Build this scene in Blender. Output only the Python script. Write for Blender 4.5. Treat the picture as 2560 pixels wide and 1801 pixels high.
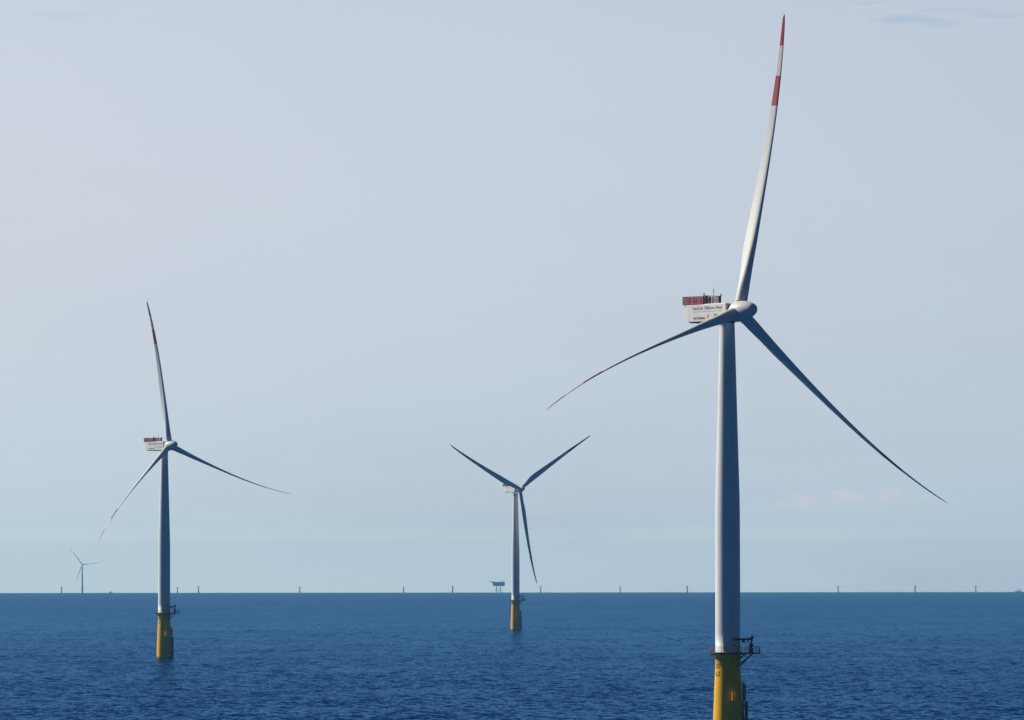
import bpy, bmesh, math, random
import numpy as np
from mathutils import Matrix, Vector
R = math.radians
scene = bpy.context.scene
for o in list(bpy.data.objects):
    bpy.data.objects.remove(o)
COL = scene.collection

# ------------------------------------------------------------------ camera
EYE = 34.8                    # height of the lens above the water
EARTH = 7.43e6                # earth radius with refraction: the horizon really dips
cam_d = bpy.data.cameras.new('camera')
cam_d.sensor_width = 36.0
cam_d.lens = 219.5
cam_d.clip_start = 5.0
cam_d.clip_end = 120000.0
cam = bpy.data.objects.new('camera', cam_d)
COL.objects.link(cam)
cam.matrix_world = (Matrix.Translation((0, 0, EYE)) @ Matrix.Rotation(R(90 + 1.957), 4, 'X')
                    @ Matrix.Rotation(R(-0.055), 4, 'Z'))
scene.camera = cam

# ------------------------------------------------------------------ light
SUN_EL, SUN_AZ = 31.0, 64.0   # azimuth to the left of the view direction (+Y)
sun_dir = Vector((-math.sin(R(SUN_AZ)) * math.cos(R(SUN_EL)),
                  math.cos(R(SUN_AZ)) * math.cos(R(SUN_EL)), math.sin(R(SUN_EL))))
sd = bpy.data.lights.new('sun', 'SUN')
sd.energy = 5.0
sd.angle = R(0.53)
sd.color = (1.0, 0.93, 0.81)
so = bpy.data.objects.new('sun', sd)
COL.objects.link(so)
so.rotation_euler = sun_dir.to_track_quat('Z', 'Y').to_euler()

scene.view_settings.view_transform = 'Standard'
scene.view_settings.look = 'None'
scene.view_settings.exposure = 0.0
scene.view_settings.gamma = 1.0
scene.cycles.max_bounces = 6
scene.cycles.volume_bounces = 0


class NG:
    """small helper to write node graphs"""
    def __init__(self, tree):
        self.t = tree
        self.n = tree.nodes
        self.l = tree.links

    def new(self, kind, **kw):
        n = self.n.new(kind)
        for k, v in kw.items():
            setattr(n, k, v)
        return n

    def put(self, sock, v):
        if hasattr(v, 'is_output') or isinstance(v, bpy.types.NodeSocket):
            self.l.new(v, sock)
        else:
            sock.default_value = v

    def m(self, op, a, b=0.0, c=0.0, clamp=False):
        n = self.new('ShaderNodeMath', operation=op)
        n.use_clamp = clamp
        self.put(n.inputs[0], a)
        self.put(n.inputs[1], b)
        self.put(n.inputs[2], c)
        return n.outputs[0]

    def mix(self, f, a, b, blend='MIX'):
        n = self.new('ShaderNodeMix', data_type='RGBA', blend_type=blend)
        self.put(n.inputs[0], f)
        self.put(n.inputs[6], a if not isinstance(a, tuple) else (*a, 1)[:4])
        self.put(n.inputs[7], b if not isinstance(b, tuple) else (*b, 1)[:4])
        return n.outputs[2]

    def ramp(self, v, stops, interp='EASE'):
        n = self.new('ShaderNodeValToRGB')
        n.color_ramp.interpolation = interp
        e = n.color_ramp.elements
        while len(e) < len(stops):
            e.new(0.5)
        for el, (p, c) in zip(e, stops):
            el.position = p
            el.color = (*c, 1) if isinstance(c, tuple) else (c, c, c, 1)
        self.put(n.inputs[0], v)
        return n.outputs[0]

    def smooth(self, v, a, b):
        n = self.new('ShaderNodeMapRange', interpolation_type='SMOOTHSTEP')
        self.put(n.inputs[0], v)
        n.inputs[1].default_value = a
        n.inputs[2].default_value = b
        return n.outputs[0]

    def noise(self, vec, scale, detail=3.0, rough=0.5):
        n = self.new('ShaderNodeTexNoise')
        if vec is not None:
            self.l.new(vec, n.inputs['Vector'])
        n.inputs['Scale'].default_value = scale
        n.inputs['Detail'].default_value = detail
        n.inputs['Roughness'].default_value = rough
        return n.outputs[0]

    def vec(self, x, y, z):
        n = self.new('ShaderNodeCombineXYZ')
        for i, v in enumerate((x, y, z)):
            self.put(n.inputs[i], v)
        return n.outputs[0]


# ------------------------------------------------------------------ sky
world = bpy.data.worlds.new('World')
scene.world = world
world.use_nodes = True
g = NG(world.node_tree)
g.n.clear()
tc = g.new('ShaderNodeTexCoord')
sep = g.new('ShaderNodeSeparateXYZ')
g.l.new(tc.outputs['Generated'], sep.inputs[0])
dx, dy, dz = sep.outputs
sky = g.new('ShaderNodeTexSky', sky_type='NISHITA')
sky.sun_disc = False
sky.sun_elevation = R(SUN_EL)
sky.sun_rotation = R(-SUN_AZ)
sky.altitude = 30
sky.air_density = 0.18
sky.dust_density = 0.1
sky.ozone_density = 10.0
bg = g.new('ShaderNodeBackground')
g.l.new(sky.outputs[0], bg.inputs[0])
bg.inputs[1].default_value = 0.05
# hazy veil of thin cloud low over the horizon (fades out above some 15 degrees)
el = g.m('ADD', dz, 0.0)
veil = g.ramp(g.m('DIVIDE', el, 0.10, clamp=True),
              [(0.0, (1.007, 1.097, 1.036)), (0.03, (1.007, 1.097, 1.036)), (0.048, (1.025, 1.112, 1.043)), (0.08, (0.748, 0.847, 0.865)), (0.12, (0.655, 0.758, 0.806)), (0.2, (0.612, 0.703, 0.764)), (0.35, (0.601, 0.677, 0.743)), (0.6, (0.605, 0.669, 0.737)), (0.85, (0.582, 0.648, 0.734)), (1.0, (0.541, 0.623, 0.733))], 'LINEAR')
# broad soft patches of thin cloud
pv = g.vec(g.m('MULTIPLY', dx, 9.0), g.m('MULTIPLY', dy, 9.0), g.m('MULTIPLY', dz, 34.0))
n1 = g.noise(pv, 1.3, 4.0, 0.55)
veil = g.mix(g.m('MULTIPLY', g.smooth(n1, 0.42, 0.75), 0.30), veil, (0.595, 0.610, 0.690))
n2 = g.noise(g.vec(g.m('MULTIPLY', dx, 16.0), g.m('MULTIPLY', dy, 16.0), g.m('MULTIPLY', dz, 130.0)), 1.6, 5.0, 0.6)
veil = g.mix(g.m('MULTIPLY', g.smooth(n2, 0.52, 0.78), 0.12), veil, (0.60, 0.60, 0.66))
# brighter towards the sun (left)
side = g.m('MULTIPLY_ADD', dx, -0.75, 1.0)
sidec = g.vec(side, g.m('MULTIPLY_ADD', dx, -0.60, 0.992), g.m('MULTIPLY_ADD', dx, -0.35, 1.008))
veil = g.mix(1.0, veil, sidec, 'MULTIPLY')


def cloud(col, base, cx, cz, rx, rz, k, colour, scale=1.0):
    """soft small cloud in the far sky, at azimuth cx and elevation cz (tangents)"""
    u = g.m('DIVIDE', g.m('SUBTRACT', dx, cx), rx)
    v = g.m('DIVIDE', g.m('SUBTRACT', dz, cz), rz)
    d = g.m('ADD', g.m('MULTIPLY', u, u), g.m('MULTIPLY', v, v))
    nn = g.noise(g.vec(g.m('MULTIPLY', dx, 140.0 * scale), dy, g.m('MULTIPLY', dz, 420.0 * scale)), 1.0, 5.0, 0.6)
    f = g.m('SUBTRACT', 1.95, g.m('ADD', g.m('MULTIPLY', d, 0.8), g.m('MULTIPLY', nn, 2.3)), clamp=True)
    f = g.smooth(f, 0.05, 0.85)
    f = g.m('MULTIPLY', f, g.m('GREATER_THAN', dy, 0.0))
    return g.mix(g.m('MULTIPLY', f, k), base, colour)


WARM = (0.85, 0.765, 0.785)
BLUE = (0.43, 0.53, 0.67)
for cx, cz, rx, rz, k in ((0.0465, 0.0118, 0.0034, 0.0014, 0.42), (0.0445, 0.0108, 0.0040, 0.0009, 0.34), (0.0530, 0.0128, 0.0022, 0.0013, 0.48),
                          (0.0550, 0.0122, 0.0030, 0.0008, 0.35), (0.0605, 0.0127, 0.0028, 0.0012, 0.40), (0.0680, 0.0120, 0.0040, 0.0007, 0.20), (0.0560, 0.0116, 0.0140, 0.0013, 0.20),
                          (-0.0775, 0.0120, 0.0030, 0.0012, 0.28), (0.0020, 0.0105, 0.0060, 0.0010, 0.14)):
    veil = cloud(None, veil, cx, cz, rx, rz, k, WARM, 2.2)
for cx, cz, rx, rz, k in ((0.0630, 0.0884, 0.0065, 0.0009, 0.75), (0.0680, 0.0877, 0.0055, 0.0008, 0.50), (0.0700, 0.0897, 0.0070, 0.0006, 0.35),
                          (0.0790, 0.0888, 0.0060, 0.0008, 0.55), (0.0560, 0.0910, 0.0060, 0.0004, 0.25), (0.0140, 0.0925, 0.0160, 0.0007, 0.30),
                          (-0.0060, 0.0928, 0.0120, 0.0006, 0.20), (-0.0700, 0.0890, 0.0090, 0.0006, 0.15)):
    veil = cloud(None, veil, cx, cz, rx, rz, k, BLUE, 1.2)
bg2 = g.new('ShaderNodeBackground')
g.l.new(veil, bg2.inputs[0])
bg2.inputs[1].default_value = 1.0
ms = g.new('ShaderNodeMixShader')
g.l.new(g.m('MULTIPLY', g.smooth(dz, 0.15, 0.09), g.smooth(dy, -0.3, 0.6)), ms.inputs[0])
g.l.new(bg.outputs[0], ms.inputs[1])
g.l.new(bg2.outputs[0], ms.inputs[2])
wo = g.new('ShaderNodeOutputWorld')
g.l.new(ms.outputs[0], wo.inputs[0])


# ------------------------------------------------------------------ materials
def mat(name, col, rough=0.5, metal=0.0, vary=0.06, scale=0.6, dirt=None, spec=0.4, wet=None):
    m = bpy.data.materials.new(name)
    m.use_nodes = True
    q = NG(m.node_tree)
    b = q.n['Principled BSDF']
    t = q.new('ShaderNodeTexCoord')
    mp = q.new('ShaderNodeMapping')
    mp.inputs['Scale'].default_value = (1.0, 1.0, 0.25)      # streaks run down
    q.l.new(t.outputs['Object'], mp.inputs[0])
    nz = q.noise(mp.outputs[0], scale, 5.0, 0.6)
    f = q.smooth(nz, 0.3, 0.75)
    lo = tuple(c * (1 - 2.2 * vary) for c in col)
    hi = tuple(min(1, c * (1 + vary)) for c in col)
    c = q.mix(f, lo, hi)
    if wet:
        sp = q.new('ShaderNodeSeparateXYZ')
        q.l.new(t.outputs['Object'], sp.inputs[0])
        edge = q.m('MULTIPLY_ADD', nz, 1.2, -0.1)
        c = q.mix(q.smooth(q.m('SUBTRACT', sp.outputs[2], edge), 0.35, 0.0), c, wet)
    if dirt:
        nz2 = q.noise(mp.outputs[0], scale * 4.0, 4.0, 0.7)
        c = q.mix(q.m('MULTIPLY', q.smooth(nz2, 0.58, 0.8), dirt[1]), c, dirt[0])
    q.l.new(c, b.inputs['Base Color'])
    b.inputs['Roughness'].default_value = rough
    b.inputs['Metallic'].default_value = metal
    b.inputs['Specular IOR Level'].default_value = spec
    return m


M_TOWER = mat('tower_paint', (0.83, 0.825, 0.80), 0.5, vary=0.025, scale=0.4, spec=0.25)
M_BLADE = mat('blade_gelcoat', (0.80, 0.805, 0.785), 0.45, vary=0.03, scale=0.25, spec=0.25)
M_RED = mat('red_band_paint', (0.50, 0.06, 0.075), 0.5, vary=0.05, scale=0.4, spec=0.25)
M_NAC = mat('nacelle_paint', (0.88, 0.87, 0.81), 0.5, vary=0.03, scale=0.5, dirt=((0.5, 0.46, 0.38), 0.25), spec=0.25)
M_DARK = mat('dark_steel', (0.035, 0.036, 0.04), 0.6)
M_GREY = mat('galvanised_steel', (0.15, 0.155, 0.15), 0.55, metal=0.2, vary=0.1, scale=2.0)
M_FRONT_SHADE = mat('shaded_front_grey', (0.30, 0.31, 0.34), 0.6)  # shade of the nacelle front put into a darker grey
M_YEL = mat('yellow_paint', (0.94, 0.51, 0.006), 0.5, vary=0.05, scale=0.7, dirt=((0.40, 0.17, 0.02), 0.35), spec=0.2, wet=(0.10, 0.085, 0.03))
M_RAIL = mat('red_rail_paint', (0.40, 0.022, 0.04), 0.5, vary=0.1)
M_WHITE = mat('white_paint', (0.8, 0.8, 0.79), 0.5)
M_INK = mat('dark_lettering', (0.30, 0.30, 0.31), 0.6)
M_BLACK = mat('black_lettering', (0.02, 0.02, 0.02), 0.6)
M_ORANGE = mat('orange_mark', (0.80, 0.33, 0.04), 0.5)
M_TEAL = mat('teal_mark', (0.03, 0.28, 0.30), 0.5)
M_STUB = mat('haze_pale_yellow_steel', (0.85, 0.70, 0.45), 0.6)  # yellow lightened, part of the distance haze put into the paint
M_BLUEG = mat('blue_grey_paint', (0.30, 0.42, 0.55), 0.6)
M_HULL = mat('pale_hull_paint', (0.55, 0.58, 0.62), 0.5)


# ------------------------------------------------------------------ mesh helpers
class MB:
    def __init__(self):
        self.v, self.f, self.mi, self.sm = [], [], [], []

    def add(self, vs, fs, mi=0, smooth=False):
        o = len(self.v)
        self.v += [tuple(p) for p in vs]
        self.f += [tuple(i + o for i in q) for q in fs]
        self.mi += [mi] * len(fs)
        self.sm += [smooth] * len(fs)
        return self

    def box(self, lo, hi, mi=0, M=None):
        x0, y0, z0 = lo
        x1, y1, z1 = hi
        vs = [(x0, y0, z0), (x1, y0, z0), (x1, y1, z0), (x0, y1, z0), (x0, y0, z1), (x1, y0, z1), (x1, y1, z1), (x0, y1, z1)]
        if M is not None:
            vs = [M @ Vector(p) for p in vs]
        return self.add(vs, [(0, 3, 2, 1), (4, 5, 6, 7), (0, 1, 5, 4), (1, 2, 6, 5), (2, 3, 7, 6), (3, 0, 4, 7)], mi)

    def tube(self, p, q, r, n=8, r2=None, mi=0, smooth=True, cap=True):
        p, q = Vector(p), Vector(q)
        r2 = r if r2 is None else r2
        d = (q - p).normalized()
        a = d.orthogonal().normalized()
        b = d.cross(a)
        vs = []
        for c, rr in ((p, r), (q, r2)):
            for i in range(n):
                t = 2 * math.pi * i / n
                vs.append(c + a * (rr * math.cos(t)) + b * (rr * math.sin(t)))
        fs = [(i, (i + 1) % n, n + (i + 1) % n, n + i) for i in range(n)]
        self.add(vs, fs, mi, smooth)
        if cap:
            self.add(vs, [tuple(range(n))[::-1], tuple(range(n, 2 * n))], mi)
        return self

    def path(self, pts, r, n=8, mi=0):
        for a, b in zip(pts[:-1], pts[1:]):
            self.tube(a, b, r, n, mi=mi)
        return self

    def lathe(self, prof, n=48, axis='Z', mi=0, smooth=True, a0=0.0, M=None):
        vs, fs = [], []
        for (r, h) in prof:
            for i in range(n):
                t = a0 + 2 * math.pi * i / n
                x, y = r * math.cos(t), r * math.sin(t)
                p = Vector((x, y, h)) if axis == 'Z' else Vector((x, h, -y))
                vs.append(M @ p if M is not None else p)
        for k in range(len(prof) - 1):
            for i in range(n):
                j = (i + 1) % n
                fs.append((k * n + i, k * n + j, (k + 1) * n + j, (k + 1) * n + i))
        return self.add(vs, fs, mi, smooth)

    def mesh(self, name, mats):
        me = bpy.data.meshes.new(name)
        me.from_pydata(self.v, [], self.f)
        for m in (mats if isinstance(mats, (list, tuple)) else [mats]):
            me.materials.append(m)
        me.polygons.foreach_set('material_index', self.mi)
        me.polygons.foreach_set('use_smooth', self.sm)
        me.update()
        return me

    def build(self, name, mats, parent=None, M=None):
        return place(name, self.mesh(name, mats), parent, M)


def place(name, me, parent=None, M=None):
    o = bpy.data.objects.new(name, me)
    COL.objects.link(o)
    if parent is not None:
        o.parent = parent
    if M is not None:
        o.matrix_basis = M
    return o


def bevel(me, w, seg=2):
    bm = bmesh.new()
    bm.from_mesh(me)
    bmesh.ops.bevel(bm, geom=[e for e in bm.edges], offset=w, segments=seg, affect='EDGES', profile=0.6)
    bm.to_mesh(me)
    bm.free()
    return me


def tag(o, label, cat, group=None, kind=None):
    if label:
        o['label'] = label
    if cat:
        o['category'] = cat
    if group:
        o['group'] = group
    if kind:
        o['kind'] = kind
    return o


def thing(name, loc, label, cat, group=None):
    o = bpy.data.objects.new(name, None)
    COL.objects.link(o)
    o.location = loc
    o.empty_display_size = 1
    return tag(o, label, cat, group)


def drop(d):
    return -d * d / (2 * EARTH)


# ------------------------------------------------------------------ the sea: one curved sheet with real waves in front
CHOP = 0.75


def build_sea():
    rng = np.random.default_rng(5)
    A0, A1 = R(-11.0), R(11.0)
    R0, R1 = 1250.0, 8000.0
    DQ = 0.00068
    SEG = 720
    nc = 1540
    rows = int(math.log(R1 / R0) / DQ)
    rr = R0 * np.exp(np.linspace(0, math.log(R1 / R0), rows))
    th = np.linspace(A0, A1, nc)
    RRg, TH = np.meshgrid(rr, th, indexing='ij')
    X = (RRg * np.sin(TH)).astype(np.float64)
    Y = (RRg * np.cos(TH)).astype(np.float64)
    Z = np.zeros_like(X)
    NW = 90
    for i in range(NW):
        lam = 1.4 * (16.0 / 1.4) ** (rng.random() ** 1.6)
        k = 2 * math.pi / lam
        ang = math.atan2(0.776, -0.63) + rng.normal(0, 0.95)
        steep = 0.0255 * (1.0 if lam < 6 else (6.0 / lam) ** 1.0)
        amp = steep / k * (0.6 + 0.8 * rng.random())
        dr = DQ * RRg
        fade = np.clip((lam / dr - 2.2) / 2.0, 0, 1)           # drop what the grid cannot carry
        ph = rng.random() * 2 * math.pi
        s = k * (math.cos(ang) * X + math.sin(ang) * Y) + ph
        w = np.cos(s)
        Z += fade * amp * (w + 0.22 * np.cos(2 * s))
    # gusts: patches of rougher and calmer water
    G = np.zeros_like(X)
    for i in range(10):
        lx, ly = 60 + 260 * rng.random(), 120 + 500 * rng.random()
        G += np.cos(2 * math.pi * (X / lx * rng.choice([-1, 1]) + Y / ly) + rng.random() * 6.28)
    Z *= np.clip(1.0 + 0.045 * G, 0.6, 1.4)
    edge = np.clip(np.minimum((TH - A0), (A1 - TH)) / R(4.0), 0, 1) * np.clip((RRg - R0) / 60, 0, 1) * np.clip((R1 - RRg) / 4500, 0, 1)
    Z = Z * edge - RRg ** 2 / (2 * EARTH)
    V1 = np.stack([X, Y, Z], -1).reshape(-1, 3)
    idx = np.arange(rows * nc).reshape(rows, nc)
    F1 = np.stack([idx[:-1, :-1], idx[1:, :-1], idx[1:, 1:], idx[:-1, 1:]], -1).reshape(-1, 4)[:, ::-1]
    # the rest of the sea, out past the horizon
    rings = np.concatenate([[1.0, 60, 200, 400, 700, 1000], [R0], np.arange(R0 + 130, R1 - 1, 130), [R1],
                            np.arange(R1 + 150, 25000, 150)])
    ths = np.arange(SEG) * 2 * math.pi / SEG
    RR2, T2 = np.meshgrid(rings, ths, indexing='ij')
    V2 = np.stack([RR2 * np.sin(T2), RR2 * np.cos(T2), -RR2 ** 2 / (2 * EARTH)], -1).reshape(-1, 3)
    F2 = []
    for a in range(len(rings) - 1):
        inside = rings[a] >= R0 - 0.1 and rings[a + 1] <= R1 + 0.1
        j = np.arange(SEG)
        jn = (j + 1) % SEG
        mid = (j + 0.5) * 360.0 / SEG
        mid = np.where(mid > 180, mid - 360, mid)
        keep = ~((np.abs(mid) < 11.0) & inside)
        q = np.stack([a * SEG + j, (a + 1) * SEG + j, (a + 1) * SEG + jn, a * SEG + jn], -1)[keep][:, ::-1]
        F2.append(q)
    F2 = np.concatenate(F2) + len(V1)
    V = np.concatenate([V1, V2]).astype(np.float32)
    F = np.concatenate([F1, F2]).astype(np.int32)
    me = bpy.data.meshes.new('sea')
    me.vertices.add(len(V))
    me.vertices.foreach_set('co', V.ravel())
    me.loops.add(F.size)
    me.loops.foreach_set('vertex_index', F.ravel())
    me.polygons.add(len(F))
    me.polygons.foreach_set('loop_start', np.arange(0, F.size, 4, dtype=np.int32))
    me.polygons.foreach_set('use_smooth', np.ones(len(F), dtype=bool))
    me.update(calc_edges=True)
    # where the sheet is not shaped into waves the surface slopes carry them instead
    ua = np.concatenate([(1 - edge).ravel(), np.ones(len(V2))]).astype(np.float32)
    me.attributes.new('unshaped', 'FLOAT', 'POINT').data.foreach_set('value', ua)
    m = bpy.data.materials.new('sea_water')
    m.use_nodes = True
    q = NG(m.node_tree)
    q.n.remove(q.n['Principled BSDF'])
    t = q.new('ShaderNodeTexCoord')
    geo = q.new('ShaderNodeNewGeometry')

    def slopes(sx, sy, k):
        mp = q.new('ShaderNodeMapping')
        mp.inputs['Scale'].default_value = (sx, sy, 1.0)
        q.l.new(t.outputs['Object'], mp.inputs[0])
        n = q.new('ShaderNodeTexNoise')
        n.inputs['Scale'].default_value = 1.0
        n.inputs['Detail'].default_value = 3.0
        q.l.new(mp.outputs[0], n.inputs['Vector'])
        v1 = q.new('ShaderNodeVectorMath', operation='SUBTRACT')
        q.l.new(n.outputs['Color'], v1.inputs[0])
        v1.inputs[1].default_value = (0.5, 0.5, 0.5)
        v2 = q.new('ShaderNodeVectorMath', operation='MULTIPLY')
        q.l.new(v1.outputs[0], v2.inputs[0])
        v2.inputs[1].default_value = (k, k, 0)
        return v2.outputs[0]

    def vadd(a, b):
        n = q.new('ShaderNodeVectorMath', operation='ADD')
        q.l.new(a, n.inputs[0])
        q.l.new(b, n.inputs[1])
        return n.outputs[0]
    att = q.new('ShaderNodeAttribute', attribute_name='unshaped')
    sc = q.new('ShaderNodeVectorMath', operation='SCALE')
    q.l.new(vadd(vadd(slopes(0.85, 0.6, CHOP), slopes(0.22, 0.16, CHOP * 0.6)), slopes(0.03, 0.012, CHOP * 0.25)), sc.inputs[0])
    q.l.new(q.m('MULTIPLY_ADD', att.outputs['Fac'], 0.8, 1.0), sc.inputs['Scale'])
    nrm = vadd(geo.outputs['Normal'], sc.outputs[0])
    nn = q.new('ShaderNodeVectorMath', operation='NORMALIZE')
    q.l.new(nrm, nn.inputs[0])
    df = q.new('ShaderNodeBsdfDiffuse')
    df.inputs['Color'].default_value = (0.001, 0.029, 0.126, 1)
    gl = q.new('ShaderNodeBsdfGlossy')
    gl.inputs['Color'].default_value = (0.26, 0.62, 1.0, 1)
    gl.inputs['Roughness'].default_value = 0.14
    q.l.new(nn.outputs[0], gl.inputs['Normal'])
    fr = q.new('ShaderNodeFresnel')
    fr.inputs['IOR'].default_value = 1.30
    q.l.new(nn.outputs[0], fr.inputs['Normal'])
    mx = q.new('ShaderNodeMixShader')
    pm = q.new('ShaderNodeMapping')
    pm.inputs['Scale'].default_value = (0.0035, 0.0012, 1.0)
    pm.inputs['Rotation'].default_value = (0, 0, R(12))
    q.l.new(t.outputs['Object'], pm.inputs[0])
    patch = q.smooth(q.noise(pm.outputs[0], 1.0, 5.0, 0.65), 0.32, 0.70)      # wind patches and slicks
    q.l.new(q.m('MULTIPLY', fr.outputs[0], q.m('MULTIPLY_ADD', patch, 0.11, 0.58)), mx.inputs[0])
    q.l.new(df.outputs[0], mx.inputs[1])
    q.l.new(gl.outputs[0], mx.inputs[2])
    q.l.new(mx.outputs[0], q.n['Material Output'].inputs['Surface'])
    me.materials.append(m)
    o = place('sea', me)
    tag(o, 'dark blue rippled open sea reaching to the sharp horizon', 'sea', kind='structure')
    return o


build_sea()


# ------------------------------------------------------------------ blades
RT = 61.0
BANDS = (42.6, 48.7, 54.75)


def blade_mesh():
    st = np.array([1.3, 2.5, 4, 6, 8, 10, 12, 14, 17, 20, 25, 30, 35, 40, 45, 50, 54, 57, 59, 60.3, RT])
    ch = np.array([2.4, 2.4, 2.42, 2.6, 2.88, 3.15, 3.36, 3.38, 3.22, 3.02, 2.68, 2.36, 2.06, 1.8, 1.52, 1.25, 1.02, .84, .68, .50, .18])
    tk = np.array([1, 1, .97, .8, .63, .51, .43, .38, .33, .29, .26, .24, .22, .21, .2, .19, .19, .19, .19, .19, .19])
    tw = np.array([13, 13, 13, 13, 12.5, 11.5, 10.5, 9.5, 8.2, 7.2, 5.6, 4.4, 3.4, 2.4, 1.6, .9, .3, 0, -.3, -.5, -.5])
    rs = sorted(set(list(np.linspace(1.3, 20, 30)) + list(np.linspace(21, 57, 37)) + [58, 59, 59.7, 60.3, 60.6, RT] + list(BANDS)))
    n = 26
    mb = MB()
    vs = []
    for r in rs:
        w = max(0.4, 1.2 if r < 50 else 0.3)
        rr = np.linspace(max(1.3, r - w), min(RT, r + w), 7)
        c, t, a = (np.interp(rr, st, y).mean() for y in (ch, tk, tw))
        if r > 59.9:
            c = float(np.interp(r, st, ch))
        ax = 0.5 - 0.19 * min(1, max(0, (1 - t) / 0.55))
        wgt = min(1, max(0, (t - 0.36) / 0.6))
        wgt = wgt * wgt * (3 - 2 * wgt)
        pb = 3.5 * max(0, (r - 8) / 52) ** 3.3
        ca, sa = math.cos(R(-a)), math.sin(R(-a))
        for i in range(n):
            s = 2 * math.pi * i / n
            xc = 0.5 * (1 + math.cos(s))              # 1 = trailing edge
            yt = 5 * t * (0.2969 * math.sqrt(xc) - 0.126 * xc - 0.3516 * xc ** 2 + 0.2843 * xc ** 3 - 0.1036 * xc ** 4)
            yc = -0.035 * (1 - (2 * xc - 0.9) ** 2) * (1 - wgt)
            ya = yc + (yt if math.sin(s) >= 0 else -yt)
            x = (xc - ax) * c
            y = ((1 - wgt) * ya + wgt * 0.5 * math.sin(s) * max(t, 0.5)) * c
            vs.append((x * ca - y * sa, x * sa + y * ca + pb, r))
    for k in range(len(rs) - 1):
        rm = 0.5 * (rs[k] + rs[k + 1])
        red = 1 if (BANDS[0] < rm < BANDS[1] or rm > BANDS[2]) else 0
        fs = [(k * n + i, k * n + (i + 1) % n, (k + 1) * n + (i + 1) % n, (k + 1) * n + i) for i in range(n)]
        o = len(mb.f)
        mb.f += fs
        mb.mi += [red] * n
        mb.sm += [True] * n
    mb.v = vs
    mb.f += [tuple(range(n))[::-1], tuple(range((len(rs) - 1) * n, len(rs) * n))]
    mb.mi += [0, 1]
    mb.sm += [False, False]
    mb.lathe([(1.19, 1.95), (1.31, 2.0), (1.31, 2.2), (1.19, 2.26)], 32)       # root collar
    me = mb.mesh('blade', [M_BLADE, M_RED])
    return me


def hub_mesh():
    mb = MB()
    prof = [(0.0, -1.55), (1.45, -1.5), (1.62, -1.35), (1.9, -1.15), (2.05, -0.6), (2.08, 0.2), (2.05, 1.0), (1.95, 1.7), (1.78, 2.6),
            (1.50, 3.4), (1.28, 3.95), (1.06, 4.38), (0.80, 4.66), (0.52, 4.82), (0.26, 4.89), (0.0, 4.91)]
    mb.lathe(prof, 48, 'Y')
    return mb.mesh('hub', M_BLADE)


def text_mesh(body, name, mats, width=None, height=None, depth=0.02):
    cu = bpy.data.curves.new(name, 'FONT')
    cu.body = body
    cu.extrude = depth
    to = bpy.data.objects.new(name, cu)
    COL.objects.link(to)
    dg = bpy.context.evaluated_depsgraph_get()
    me = bpy.data.meshes.new_from_object(to.evaluated_get(dg))
    bpy.data.objects.remove(to)
    bpy.data.curves.remove(cu)
    co = np.zeros(len(me.vertices) * 3)
    me.vertices.foreach_get('co', co)
    co = co.reshape(-1, 3)
    lo, hi = co.min(0), co.max(0)
    co[:, 0] = (co[:, 0] - lo[0]) / (hi[0] - lo[0]) * width
    co[:, 1] = (co[:, 1]) / hi[1] * height
    me.vertices.foreach_set('co', co.ravel())
    me.materials.clear()
    me.materials.append(mats)
    me.update()
    me.name = name
    return me


def wrap(me, theta, radius_of, z0):
    """bend flat text round the pile; theta = azimuth of its middle, from the camera side to the right"""
    xs = [v.co.x for v in me.vertices]
    mid = 0.5 * (min(xs) + max(xs))
    for v in me.vertices:
        z = z0 + v.co.y
        r = radius_of(z)
        a = theta + (v.co.x - mid) / r
        rad = r + 0.012 + v.co.z
        v.co = (rad * math.sin(a), -rad * math.cos(a), z)
    me.update()
    return me


def polar(r, deg, z):
    return Vector((r * math.sin(R(deg)), -r * math.cos(R(deg)), z))


TP_PROF = [(3.06, -6.0), (3.06, 4.0), (2.62, 14.6), (2.56, 15.6), (2.56, 18.55), (2.72, 18.6), (2.72, 18.8)]


def tp_r(z):
    return float(np.interp(z, [p[1] for p in TP_PROF], [p[0] for p in TP_PROF]))


DECK = 18.8
TOWER_PROF = [(2.66, 19.02), (2.66, 19.2), (2.52, 19.22), (2.50, 34), (2.47, 47.5), (2.42, 50.5), (1.95, 68), (1.66, 79), (1.48, 85.6), (1.60, 85.62), (1.60, 86.3)]
shared = {}


def parts_tower():
    mb = MB()
    prof = []
    for (r0, z0), (r1, z1) in zip(TOWER_PROF[:-1], TOWER_PROF[1:]):
        prof.append((r0, z0))
        if z1 - z0 > 5:                               # weld seams between the cans
            for k in range(1, 4):
                f = k / 4
                prof.append((r0 + (r1 - r0) * f, z0 + (z1 - z0) * f))
    prof.append(TOWER_PROF[-1])
    mb.lathe(prof, 64)
    for z in (46.0, 66.5):                            # bolted flanges
        r = float(np.interp(z, [p[1] for p in TOWER_PROF], [p[0] for p in TOWER_PROF]))
        mb.lathe([(r, z - 0.14), (r + 0.008, z - 0.1), (r + 0.008, z + 0.1), (r, z + 0.14)], 64)
    return mb.mesh('tower', M_TOWER)


def deck_outline(grow=0.0):
    pts = []
    r = 4.05 + grow
    y0, y1, x1 = -2.95 - grow, 1.5 + grow, 6.4 + grow
    a_start = math.asin(y1 / r)
    a_end = 2 * math.pi + math.asin(y0 / r)
    for i in range(41):
        a = a_start + (a_end - a_start) * i / 40
        pts.append((r * math.cos(a), r * math.sin(a)))
    pts += [(x1, y0), (x1, y1)]
    return pts


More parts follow.
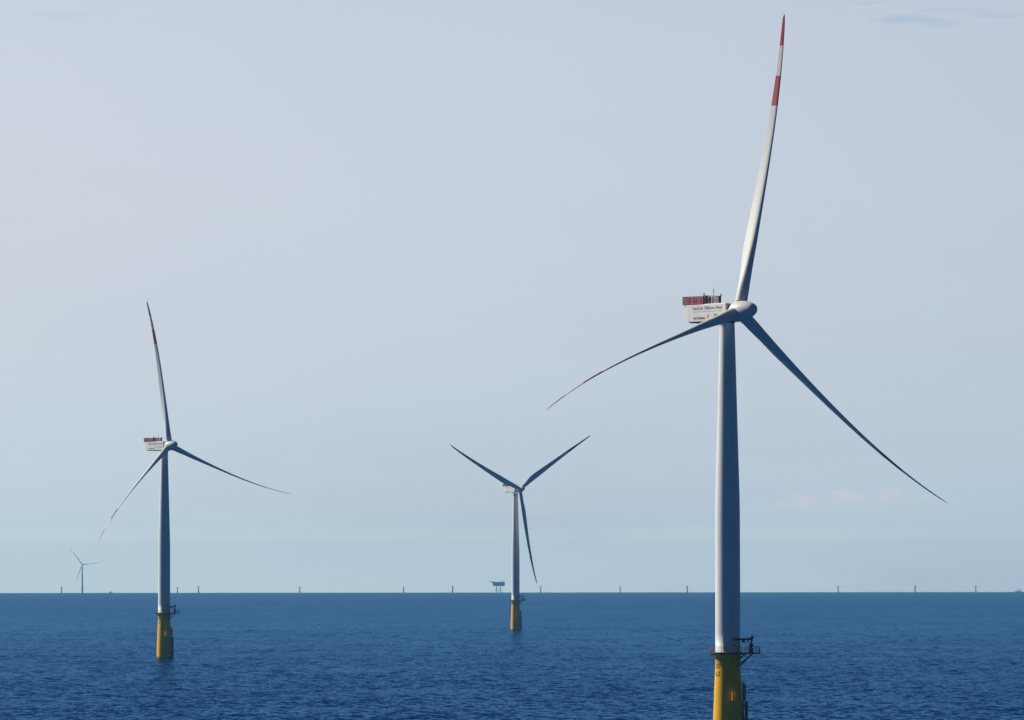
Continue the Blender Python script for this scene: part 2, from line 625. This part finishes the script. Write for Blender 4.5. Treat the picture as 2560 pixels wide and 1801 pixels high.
def parts_deck():
    mb = MB()
    pts = deck_outline()
    n = len(pts)
    inner = [(2.735 * x / math.hypot(x, y), 2.735 * y / math.hypot(x, y)) for x, y in pts]
    vs = [(x, y, DECK + 0.2) for x, y in pts] + [(x, y, DECK - 0.08) for x, y in pts] + \
         [(x, y, DECK + 0.2) for x, y in inner] + [(x, y, DECK - 0.08) for x, y in inner]
    fs = []
    for i in range(n):
        j = (i + 1) % n
        fs += [(i, n + i, n + j, j), (i, j, 2 * n + j, 2 * n + i), (n + i, 3 * n + i, 3 * n + j, n + j), (2 * n + i, 2 * n + j, 3 * n + j, 3 * n + i)]
    mb.add(vs, fs)
    # girders under the grating
    for k in range(8):
        a = 22.5 + 45 * k
        p = polar(2.74, a, DECK - 0.22)
        q = polar(3.85, a, DECK - 0.18)
        mb.tube(p, q, 0.09, 6)
    return mb.mesh('work_platform', M_DARK)


def parts_railing():
    mb = MB()
    pts = [Vector((x, y, DECK + 0.2)) for x, y in deck_outline(-0.06)]
    pts.append(pts[0])
    for h, r in ((1.15, 0.05), (0.78, 0.03), (0.42, 0.03)):
        mb.path([p + Vector((0, 0, h)) for p in pts], r, 6)
    # toe board
    # posts every 0.75 m
    acc = 0.0
    for a, b in zip(pts[:-1], pts[1:]):
        L = (b - a).length
        while acc < L:
            p = a.lerp(b, acc / L)
            mb.tube(p, p + Vector((0, 0, 1.15)), 0.045, 6)
            acc += 0.72
        acc -= L
    return mb.mesh('railing', M_GREY)


def parts_brace():
    out = []
    for y in (-2.2, 0.9):
        x0 = math.sqrt(2.5 ** 2 - y * y * 0.8)
        out.append(MB().tube((4.85, y, DECK - 0.1), (x0, y * 0.9, 16.1), 0.12, 8).mesh('brace', M_DARK))
        out.append(MB().tube((3.6, y, DECK - 0.1), (x0, y * 0.9, 17.5), 0.10, 8).mesh('brace', M_DARK))
    return out


def parts_crane():
    z = DECK + 0.2
    post = MB()
    post.tube((4.6, -2.1, z), (4.6, -2.1, z + 0.25), 0.5, 12)
    post.tube((4.6, -2.1, z + 0.25), (4.5, -2.1, z + 1.5), 0.42, 12, r2=0.27)
    post.box((4.25, -2.4, z + 1.3), (5.0, -1.8, z + 1.75))
    post.tube((4.62, -2.1, z + 1.7), (4.72, -2.1, z + 2.8), 0.19, 8)
    post.tube((4.6, -2.1, z + 2.6), (4.95, -2.1, z + 3.3), 0.28, 8)
    boom = MB()
    boom.box((0.95, -2.82, z + 2.45), (4.75, -2.42, z + 2.86))
    boom.tube((4.45, -2.3, z + 1.6), (3.7, -2.6, z + 2.5), 0.10, 8)
    boom.tube((4.7, -2.1, z + 3.1), (3.6, -2.6, z + 2.8), 0.06, 6)
    hook = MB()
    hook.box((2.75, -2.86, z + 2.02), (3.35, -2.36, z + 2.5))
    hk = MB()
    hk.tube((1.2, -2.62, z + 2.5), (1.2, -2.62, z + 1.6), 0.03, 6)
    hk.box((1.08, -2.74, z + 1.35), (1.32, -2.5, z + 1.62))
    return post.mesh('post', M_DARK), boom.mesh('boom', M_DARK), hook.mesh('winch', M_DARK), hk.mesh('hook', M_DARK)


def parts_landing():
    th = 78
    er, et = polar(1, th, 0), polar(1, th + 90, 0)
    out = []
    for s in (-1, 1):
        mb = MB()
        b = er * 3.72 + et * (0.8 * s)
        mb.tube(b + Vector((0, 0, -3)), b + Vector((0, 0, 9.1)), 0.2, 12)
        for z in (8.6, 5.6, 2.6):
            mb.tube(b + Vector((0, 0, z)), er * (tp_r(z) - 0.15) + et * (0.7 * s) + Vector((0, 0, z - 0.5)), 0.13, 8)
        out.append(mb.mesh('fender', M_DARK))
    mb = MB()
    for s in (-1, 1):
        mb.tube(er * 3.2 + et * (0.26 * s) + Vector((0, 0, -2)), er * 3.05 + et * (0.26 * s) + Vector((0, 0, 12.9)), 0.10, 6)
    z = -1.0
    while z < 12.8:
        mb.tube(er * 3.14 + et * -0.26 + Vector((0, 0, z)), er * 3.14 + et * 0.26 + Vector((0, 0, z)), 0.045, 6)
        z += 0.32
    z = 9.4
    while z < 12.9:                                    # safety cage hoops
        ring = [er * (3.08 + 0.55 * math.sin(t)) + et * (0.36 * math.cos(t)) + Vector((0, 0, z)) for t in np.linspace(0, math.pi, 9)]
        mb.path(ring, 0.06, 5)
        z += 0.7
    for t in np.linspace(0.4, math.pi - 0.4, 5):
        b = er * (3.08 + 0.55 * math.sin(t)) + et * (0.36 * math.cos(t))
        mb.tube(b + Vector((0, 0, 9.4)), b + Vector((0, 0, 12.6)), 0.06, 5)
    for z in (12.6, 9.5, 6.5, 3.5):
        for s in (-1, 1):
            mb.tube(er * 3.1 + et * (0.26 * s) + Vector((0, 0, z)), er * (tp_r(z) - 0.1) + et * (0.3 * s) + Vector((0, 0, z)), 0.05, 6)
    return out, mb.mesh('ladder', M_DARK)


def parts_access():
    th = 18.0
    er, et = polar(1, th, 0), polar(1, th + 90, 0)
    lad = MB()
    for s in (-1, 1):
        lad.tube(er * 2.98 + et * (0.24 * s) + Vector((0, 0, 9.7)), er * 2.86 + et * (0.24 * s) + Vector((0, 0, DECK)), 0.035, 6)
    z = 9.9
    while z < DECK:
        lad.tube(er * 2.93 + et * -0.24 + Vector((0, 0, z)), er * 2.93 + et * 0.24 + Vector((0, 0, z)), 0.02, 5)
        z += 0.31
    for z in (10.6, 12.0, 13.4, 14.8, 16.2, 17.6):
        for s in (-1, 1):
            lad.tube(er * 2.93 + et * (0.24 * s) + Vector((0, 0, z)), er * (tp_r(z) - 0.1) + et * (0.24 * s) + Vector((0, 0, z)), 0.04, 5)
    pl = MB()
    rot = Matrix.Rotation(R(th), 4, 'Z')
    pl.box((-0.5, -4.05, 9.5), (0.5, -2.75, 9.62), M=rot)
    for x, y in ((-0.46, -4.0), (0.46, -4.0), (0, -4.0), (-0.46, -3.4), (0.46, -3.4)):
        p = rot @ Vector((x, y, 9.6))
        pl.tube(p, p + Vector((0, 0, 1.5)), 0.045, 6)
    for h in (0.5, 1.0, 1.5):
        pl.path([rot @ Vector(q) for q in ((-0.46, -2.85, 9.6 + h), (-0.46, -4.0, 9.6 + h), (0.46, -4.0, 9.6 + h), (0.46, -2.85, 9.6 + h))], 0.045, 6)
    pl.box((-0.46, -4.03, 9.64), (0.46, -3.99, 9.95), M=rot)
    return lad.mesh('access_ladder', M_YEL), pl.mesh('rest_platform', M_YEL)


def parts_nacelle():
    mb = MB()
    # side outline (y forward, z up) swept across x, lower rear corner cut back a little
    out = [(-10.4, 1.72), (-10.4, -0.6), (-10.1, -1.62), (-9.8, -1.80), (1.95, -1.80), (2.0, 1.80)]
    n = len(out)
    vs = [(2.1, y, z) for y, z in out] + [(-2.1, y, z) for y, z in out]
    fs = [tuple(range(n)), tuple(range(2 * n - 1, n - 1, -1))] + [((i + 1) % n, i, n + i, n + (i + 1) % n) for i in range(n)]
    mb.add(vs, fs)
    me = mb.mesh('nacelle', M_NAC)
    bm = bmesh.new()
    bm.from_mesh(me)
    bmesh.ops.recalc_face_normals(bm, faces=bm.faces)
    bmesh.ops.bevel(bm, geom=list(bm.edges), offset=0.16, segments=2, affect='EDGES', profile=0.6)
    bm.to_mesh(me)
    bm.free()
    tray = MB()
    tray.box((-1.9, -9.6, -1.98), (1.9, 1.5, -1.803))
    tray.lathe([(1.66, -1.98), (1.66, -2.12), (1.5, -2.16), (0.0, -2.16)], 40)
    front = MB()
    front.box((-1.85, 2.003, -1.55), (1.85, 2.12, 1.6))  # dark sheet standing for the shade on the front face
    front.lathe([(1.35, 2.1), (1.35, 2.5)], 32, 'Y')
    return me, tray.mesh('underside_tray', M_DARK), front.mesh('shaded_front', M_FRONT_SHADE)


def parts_hoist():
    floor = MB()
    floor.box((-2.15, -11.45, 1.74), (2.15, -5.0, 1.86))
    for x in (-1.8, 0, 1.8):
        floor.tube((x, -11.3, 1.72), (x, -10.3, 1.0), 0.06, 6)
    panels = []

    def panel(p, q, h, dark=False):
        mb = MB()
        p, q = Vector(p), Vector(q)
        d = (q - p)
        L = d.length
        d.normalize()
        ang = math.atan2(d.y, d.x)
        base = Matrix.Translation(p) @ Matrix.Rotation(ang, 4, 'Z')
        k = 0
        t = 0.0
        while t < L - 0.05:
            wdt = (0.30, 0.18, 0.36, 0.14)[k % 4]
            mb.box((t, -0.02, 0.04), (min(L, t + wdt), 0.02, h - 0.07), mi=1 if dark and k % 2 else 0, M=base)
            t += wdt + (0.16 if dark else 0.09)
            k += 1
        nb = max(2, int(L / 1.05))
        for i in range(nb + 1):
            t = L * i / nb
            mb.tube(base @ Vector((t, -0.05, 0)), base @ Vector((t, -0.05, h)), 0.05, 6, mi=1)
        for hh in (0.02, h * 0.5, h):
            mb.tube(base @ Vector((0, -0.05, hh)), base @ Vector((L, -0.05, hh)), 0.045, 6, mi=0)
        return mb.mesh('rail_panel', [M_RAIL, M_WHITE if not dark else M_DARK])
    z = 1.86
    panels.append(panel((2.1, -11.4, z), (2.1, -5.05, z), 1.5))
    panels.append(panel((-2.1, -5.05, z), (-2.1, -11.4, z), 1.5, True))
    panels.append(panel((-2.1, -11.4, z), (2.1, -11.4, z), 1.5, True))
    panels.append(panel((2.1, -5.05, z), (0.2, -5.05, z), 1.5, True))
    fr = MB()
    for x in (1.7, -1.85):
        fr.box((x - 0.28, -4.75, 1.75), (x + 0.28, -4.4, 3.35))
    fr.box((-2.35, -4.68, 3.352), (2.3, -4.5, 3.46))
    for x in (2.2, -2.25):
        fr.tube((x, -4.6, 3.4), (x, -4.6, 3.78), 0.11, 8)
        fr.tube((x, -4.6, 3.78), (x, -4.6, 3.9), 0.16, 8)
    ant = MB()
    ant.tube((0.0, -4.2, 1.75), (0.0, -4.2, 4.5), 0.045, 6)
    ant.tube((0.0, -4.2, 4.5), (0.0, -4.2, 4.75), 0.11, 8)
    ant.tube((-0.35, -4.2, 4.2), (0.35, -4.2, 4.2), 0.025, 5)
    return floor.mesh('hoist_floor', M_RAIL), panels, fr.mesh('light_frame', M_DARK), ant.mesh('antenna', M_DARK)


def leaf_mark(name, m):
    mb = MB()
    n = 20
    f, b = [], []
    for i in range(n):
        t = 2 * math.pi * i / n
        x = 0.24 * math.cos(t) + 0.18 * math.sin(t)
        y = 0.36 * math.sin(t)
        f.append((x, y, 0.02))
        b.append((x, y, -0.02))
    mb.add(f + b, [tuple(range(n)), tuple(range(2 * n - 1, n - 1, -1))] + [(i, n + i, n + (i + 1) % n, (i + 1) % n) for i in range(n)])
    return mb.mesh(name, m)


def get(key, fn):
    if key not in shared:
        shared[key] = fn()
    return shared[key]


HUB_Z = 88.0


def face(y, z, x=2.112):
    """matrix that stands flat lettering on the camera-side wall of the nacelle"""
    return Matrix(((0, 0, 1, x), (1, 0, 0, y), (0, 1, 0, z), (0, 0, 0, 1)))


def wind_turbine(x, d, label, yaw, tilt, over, dz, az, cone, pitch, droop, letters, full=True):
    t = thing('wind_turbine', (x, d, drop(math.hypot(x, d))), label, 'wind turbine', 'offshore wind turbines')
    place('tower', get('tower', parts_tower), t)
    tp = place('transition_piece', get('tp', lambda: MB().lathe(TP_PROF, 64).mesh('transition_piece', M_YEL)), t)
    deck = place('work_platform', get('deck', parts_deck), t)
    place('railing', get('rail', parts_railing), deck)
    for me in get('brace', parts_brace):
        place('brace', me, deck)
    fenders, ladder = get('landing', parts_landing)
    if full:
        for txt, z0, w in letters:
            me = wrap(text_mesh(txt, 'lettering', M_BLACK, w, 0.98), R(-55) if len(txt) > 1 else R(-46), tp_r, z0)
            place('lettering', me, tp)
        post, boom, winch, hook = get('crane', parts_crane)
        cr = place('davit_crane', post, t)
        place('boom', boom, cr)
        place('winch', winch, cr)
        place('hook', hook, cr)
        bl = place('boat_landing', ladder, t)
        for f in fenders:
            place('fender', f, bl)
        lad, rest = get('access', parts_access)
        la = place('access_ladder', lad, t)
        place('rest_platform', rest, la)
    # nacelle frame: local +Y is the rotor axis
    w = R(yaw)
    fx, fy = math.cos(w), -math.sin(w)
    NM = Matrix(((fy, fx, 0, 0), (-fx, fy, 0, 0), (0, 0, 1, HUB_Z + dz), (0, 0, 0, 1)))
    nac, tray, front = get('nacelle', parts_nacelle)
    na = place('nacelle', nac, t, NM)
    place('underside_tray', tray, na)
    place('shaded_front', front, na)
    if full:
        place('lettering', get('txt1', lambda: text_mesh('DanTysk Offshore Wind', 'lettering', M_INK, 9.2, 0.66)), na, face(-8.3, 0.62))
        place('lettering', get('txt2', lambda: text_mesh('VATTENFALL', 'lettering', M_BLACK, 3.75, 0.44)), na, face(-8.1, -1.32))
        place('stripe', get('line', lambda: MB().box((0, 0, -0.015), (9.2, 0.05, 0.015)).mesh('stripe', M_INK)), na, face(-8.25, 0.2))
        place('emblem', get('leaf', lambda: leaf_mark('emblem', M_ORANGE)), na, face(-3.55, -0.72))
        place('lettering', get('txt3', lambda: text_mesh('SWM', 'lettering', M_INK, 1.35, 0.5)), na, face(-1.75, -0.85))
        place('emblem', get('leaf2', lambda: leaf_mark('emblem', M_TEAL)), na, face(0.45, -0.6))
    floor, panels, frame, ant = get('hoist', parts_hoist)
    ho = place('hoist_platform', floor, t, NM)
    for p in panels:
        place('rail_panel', p, ho)
    if full:
        place('light_frame', frame, ho)
        place('antenna', ant, ho)
    # rotor
    HM = NM @ Matrix.Translation((0, over, 0)) @ Matrix.Rotation(R(tilt), 4, 'X')
    place('hub', get('hub', hub_mesh), t, HM)
    for k in range(3):
        a = R(az + 120 * k)
        a += R(droop) * math.sin(a)                  # blades lying sideways sag a little
        B = HM @ Matrix.Rotation(-a, 4, 'Y') @ Matrix.Rotation(R(-cone), 4, 'X') @ Matrix.Rotation(R(-pitch), 4, 'Z')
        place('blade', get('blade', blade_mesh), t, B)
    return t


wind_turbine(43.28, 1254.5, 'large nearest white turbine on yellow foundation, its base cut off by the lower edge',
             51.9, 4.8, 3.78, -0.63, 13.0, 5.9, 75, 0.5, (('DT', 15.75, 1.32), ('62', 14.25, 1.32)))
wind_turbine(-144.95, 2602.0, 'white turbine standing alone left of the middle, its blades turned edge on and thin',
             50.3, 6.3, 3.6, 0.56, -8.0, 6.0, 76, 1.5, (('DT', 15.95, 1.32), ('2', 14.45, 0.6)))
wind_turbine(2.1, 3926.0, 'smaller turbine in the middle with two blades raised in a broad V',
             57.5, 5.9, 5.0, 0.74, 56.5, 3.6, 3, 0.3, (('DT', 15.95, 1.32),))
wind_turbine(-1329.0, 19310.0, 'tiny hazy turbine on the horizon at far left', 80, 5.5, 4.0, 0, -36, 3.5, 45, 0.3, (), full=False)


# ------------------------------------------------------------------ foundations still without turbines, on the horizon
def stub_parts():
    def shaft():
        return MB().lathe([(2.5, -8), (2.5, 3), (1.9, 14), (1.9, 19.4), (0, 19.42)], 24).mesh('foundation', M_STUB)

    def top():
        mb = MB()
        mb.lathe([(1.95, 18.0), (4.6, 19.1), (4.6, 19.7), (2.3, 19.72), (0, 19.73)], 24, smooth=False)
        for k in range(16):
            p = polar(4.5, 22.5 * k, 19.5)
            mb.tube(p, p + Vector((0, 0, 1.1)), 0.06, 5)
        for h in (0.55, 1.1):
            mb.path([polar(4.5, 22.5 * k, 19.5 + h) for k in range(17)], 0.06, 5)
        mb.box((1.2, -2.4, 19.5), (2.2, -1.4, 21.2))
        return mb.mesh('work_platform', M_GREY)
    return shaft(), top()


SH, TOPM = stub_parts()
stubs = [
    (154.0, 21600, 'bare foundation stub on the horizon just left of the tiny hazy turbine'),
    (443.5, 23000, 'low bare foundation stub on the horizon right beside the left turbine\'s tower'),
    (496.0, 19400, 'bare foundation stub on the horizon, second one right of the left turbine'),
    (749.0, 21600, 'lone bare foundation stub on the horizon, midway between left and middle turbines'),
    (1008.0, 22800, 'bare foundation stub below and left of the middle turbine\'s left blade tip'),
    (1131.0, 19800, 'bare foundation stub on the horizon just left of the substation on legs'),
    (1351.0, 21600, 'bare foundation stub right of the middle turbine\'s downward blade tip'),
    (1549.6, 22300, 'bare foundation stub on the horizon below the big turbine\'s red left blade tip'),
    (1717.0, 19800, 'bare foundation stub on the horizon just left of the big turbine\'s tower'),
    (2094.2, 22300, 'bare foundation stub on the horizon, first one right of the big turbine'),
    (2286.5, 19400, 'bare foundation stub with widest top, second one right of the big turbine'),
    (2438.0, 20700, 'rightmost bare foundation stub, between its neighbour and the white ship'),
]
for px, d, lab in stubs:
    x = (px - 1280.0) / 15610.0 * d
    t = thing('foundation', (x, d, drop(d)), lab, 'foundation', 'bare turbine foundations along the horizon')
    place('pile', SH, t)
    place('work_platform', TOPM, t).rotation_euler = (0, 0, random.Random(int(px)).random() * 6)


# ------------------------------------------------------------------ substation on its jacket
def substation():
    d = 20000.0
    t = thing('offshore_substation', (-44.0, d, drop(d)), 'blue grey substation platform on lattice legs by the middle turbine\'s tower', 'substation')
    legs = MB()
    for x0, x1 in ((-8.5, -6.5), (8.0, 6.2)):
        for y in (-7, 7):
            legs.tube((x0, y, -8), (x1, y * 0.85, 21), 1.0, 10)
    for y in (-7, 7):
        for za, zb in ((0, 10), (10, 20)):
            f0, f1 = 1 - za / 100, 1 - zb / 100
            legs.tube((-8.3 * f0, y * f0, za), (8 * f1, y * f1, zb), 0.35, 6)
            legs.tube((8 * f0, y * f0, za), (-8.3 * f1, y * f1, zb), 0.35, 6)
        legs.tube((-7.8, y * .92, 10), (7.5, y * .92, 10), 0.35, 6)
    legs.build('jacket', M_GREY, t)
    body = MB()
    body.box((-17.0, -11, 21), (20.0, 11, 25.2))
    body.box((-19.0, -11.4, 25.2), (21.0, 11.4, 25.8))
    body.box((-18.0, -10.6, 25.8), (20.3, 10.6, 29.8))
    body.box((-21.0, -11.2, 29.8), (21.0, 11.2, 30.3))
    body.box((-19.5, -10, 30.3), (20.0, 10, 34.2))
    for k in range(6):
        body.box((-12 + k * 5.2, -11.1, 26.4), (-9.5 + k * 5.2, -10.6, 29.0))
    body.build('topside', M_BLUEG, t)
    heli = MB()
    heli.lathe([(0, 36.0), (11.0, 36.0), (11.2, 35.4), (11.0, 34.8), (0, 34.6)], 8, smooth=False, M=Matrix.Translation((-20.5, 0, 0)))
    for x in (-25, -16):
        for y in (-4, 4):
            heli.tube((x, y, 34.7), (-17.0, y, 30.4), 0.4, 6)
    heli.build('helideck', M_DARK, t)
    cr = MB()
    cr.tube((14, 0, 33.6), (14, 0, 38.0), 0.8, 8)
    cr.tube((14, 0, 37.5), (18.0, 0, 41.5), 0.45, 6)
    cr.box((12.8, -1.2, 36.4), (15.2, 1.2, 38.2))
    cr.build('deck_crane', M_DARK, t)
    for x in (3.0, 8.5):
        MB().box((x, -3, 34.2), (x + 2.2, 3, 36.2)).build('roof_unit', M_BLUEG, t)
    return t


substation()


# ------------------------------------------------------------------ vessels
def hull_mesh(L, B, free, name, m):
    mb = MB()
    st = [(-0.5, 0.8), (-0.42, 1.0), (0.2, 1.0), (0.36, 0.72), (0.46, 0.3), (0.5, 0.02)]
    vs = []
    for u, w in st:
        rise = 1.0 + max(0, u - 0.1) * 1.6
        for yy, z in ((-1, free * rise), (-0.8, -2.0), (0.8, -2.0), (1, free * rise)):
            vs.append((u * L, yy * w * B / 2, z))
    fs = []
    for k in range(len(st) - 1):
        for i in range(3):
            fs.append((k * 4 + i, k * 4 + i + 1, k * 4 + 5 + i, k * 4 + 4 + i))
        fs.append((k * 4 + 3, k * 4, k * 4 + 4, k * 4 + 7))
    fs.append((0, 3, 2, 1))
    mb.add(vs, fs)
    return mb.mesh(name, m)


def ship():
    d = 21000.0
    x = (2545.0 - 1280) / 15610 * d
    t = thing('service_ship', (x, d, drop(d)), 'white ship half hidden on the horizon at the far right edge', 'ship')
    t.rotation_euler = (0, 0, R(38))
    place('hull', hull_mesh(32, 12.4, 2.2, 'hull', M_HULL), t)
    s = MB()
    s.box((-1.5, -6.0, 2.2), (2.0, 6.0, 7.0))
    s.box((-1.2, -5.0, 7.0), (1.7, 5.0, 9.4))
    s.build('wheelhouse', M_WHITE, t)
    c = MB()
    c.box((-13.0, -4.2, 2.2), (-10.0, 4.2, 6.0))
    c.build('deck_container', M_WHITE, t)
    f = MB()
    f.box((4.0, -1.5, 2.2), (6.4, 1.5, 7.4))
    f.build('funnel', M_DARK, t)
    ms = MB()
    ms.tube((0.5, 0, 9.4), (0.5, 0, 13.0), 0.35, 6)
    ms.tube((0.5, -2.6, 10.9), (0.5, 2.6, 10.9), 0.25, 6)
    ms.build('mast', M_DARK, t)


def boat():
    d = 22500.0
    x = (276.5 - 1280) / 15610 * d
    t = thing('small_boat', (x, d, drop(d)), 'speck of a boat with thin mast on the horizon left of the left turbine', 'boat')
    place('hull', hull_mesh(14, 5, 1.6, 'hull', M_HULL), t)
    s = MB()
    s.box((-3.0, -1.8, 1.6), (0.2, 1.8, 4.4))
    s.build('wheelhouse', M_WHITE, t)
    ms = MB()
    ms.box((0.3, -0.9, 1.6), (2.0, 0.9, 4.8))
    ms.tube((1.0, 0, 4.8), (1.0, 0, 9.5), 0.3, 6)
    ms.build('mast', M_DARK, t)


ship()
boat()

# ------------------------------------------------------------------ haze
hz = MB()
hz.box((-26500, -26500, -47), (26500, 26500, 162))
hm = bpy.data.materials.new('haze_air')
hm.use_nodes = True
hn = hm.node_tree
hn.nodes.clear()
pv_ = hn.nodes.new('ShaderNodeVolumePrincipled')
pv_.inputs['Color'].default_value = (0.22, 0.57, 1.0, 1)
pv_.inputs['Density'].default_value = 3.8e-5
pv_.inputs['Anisotropy'].default_value = 0.2
ho_ = hn.nodes.new('ShaderNodeOutputMaterial')
hn.links.new(pv_.outputs[0], ho_.inputs['Volume'])
hobj = hz.build('haze', hm)
tag(hobj, 'thin pale sea haze fading distant things', 'haze', kind='stuff')
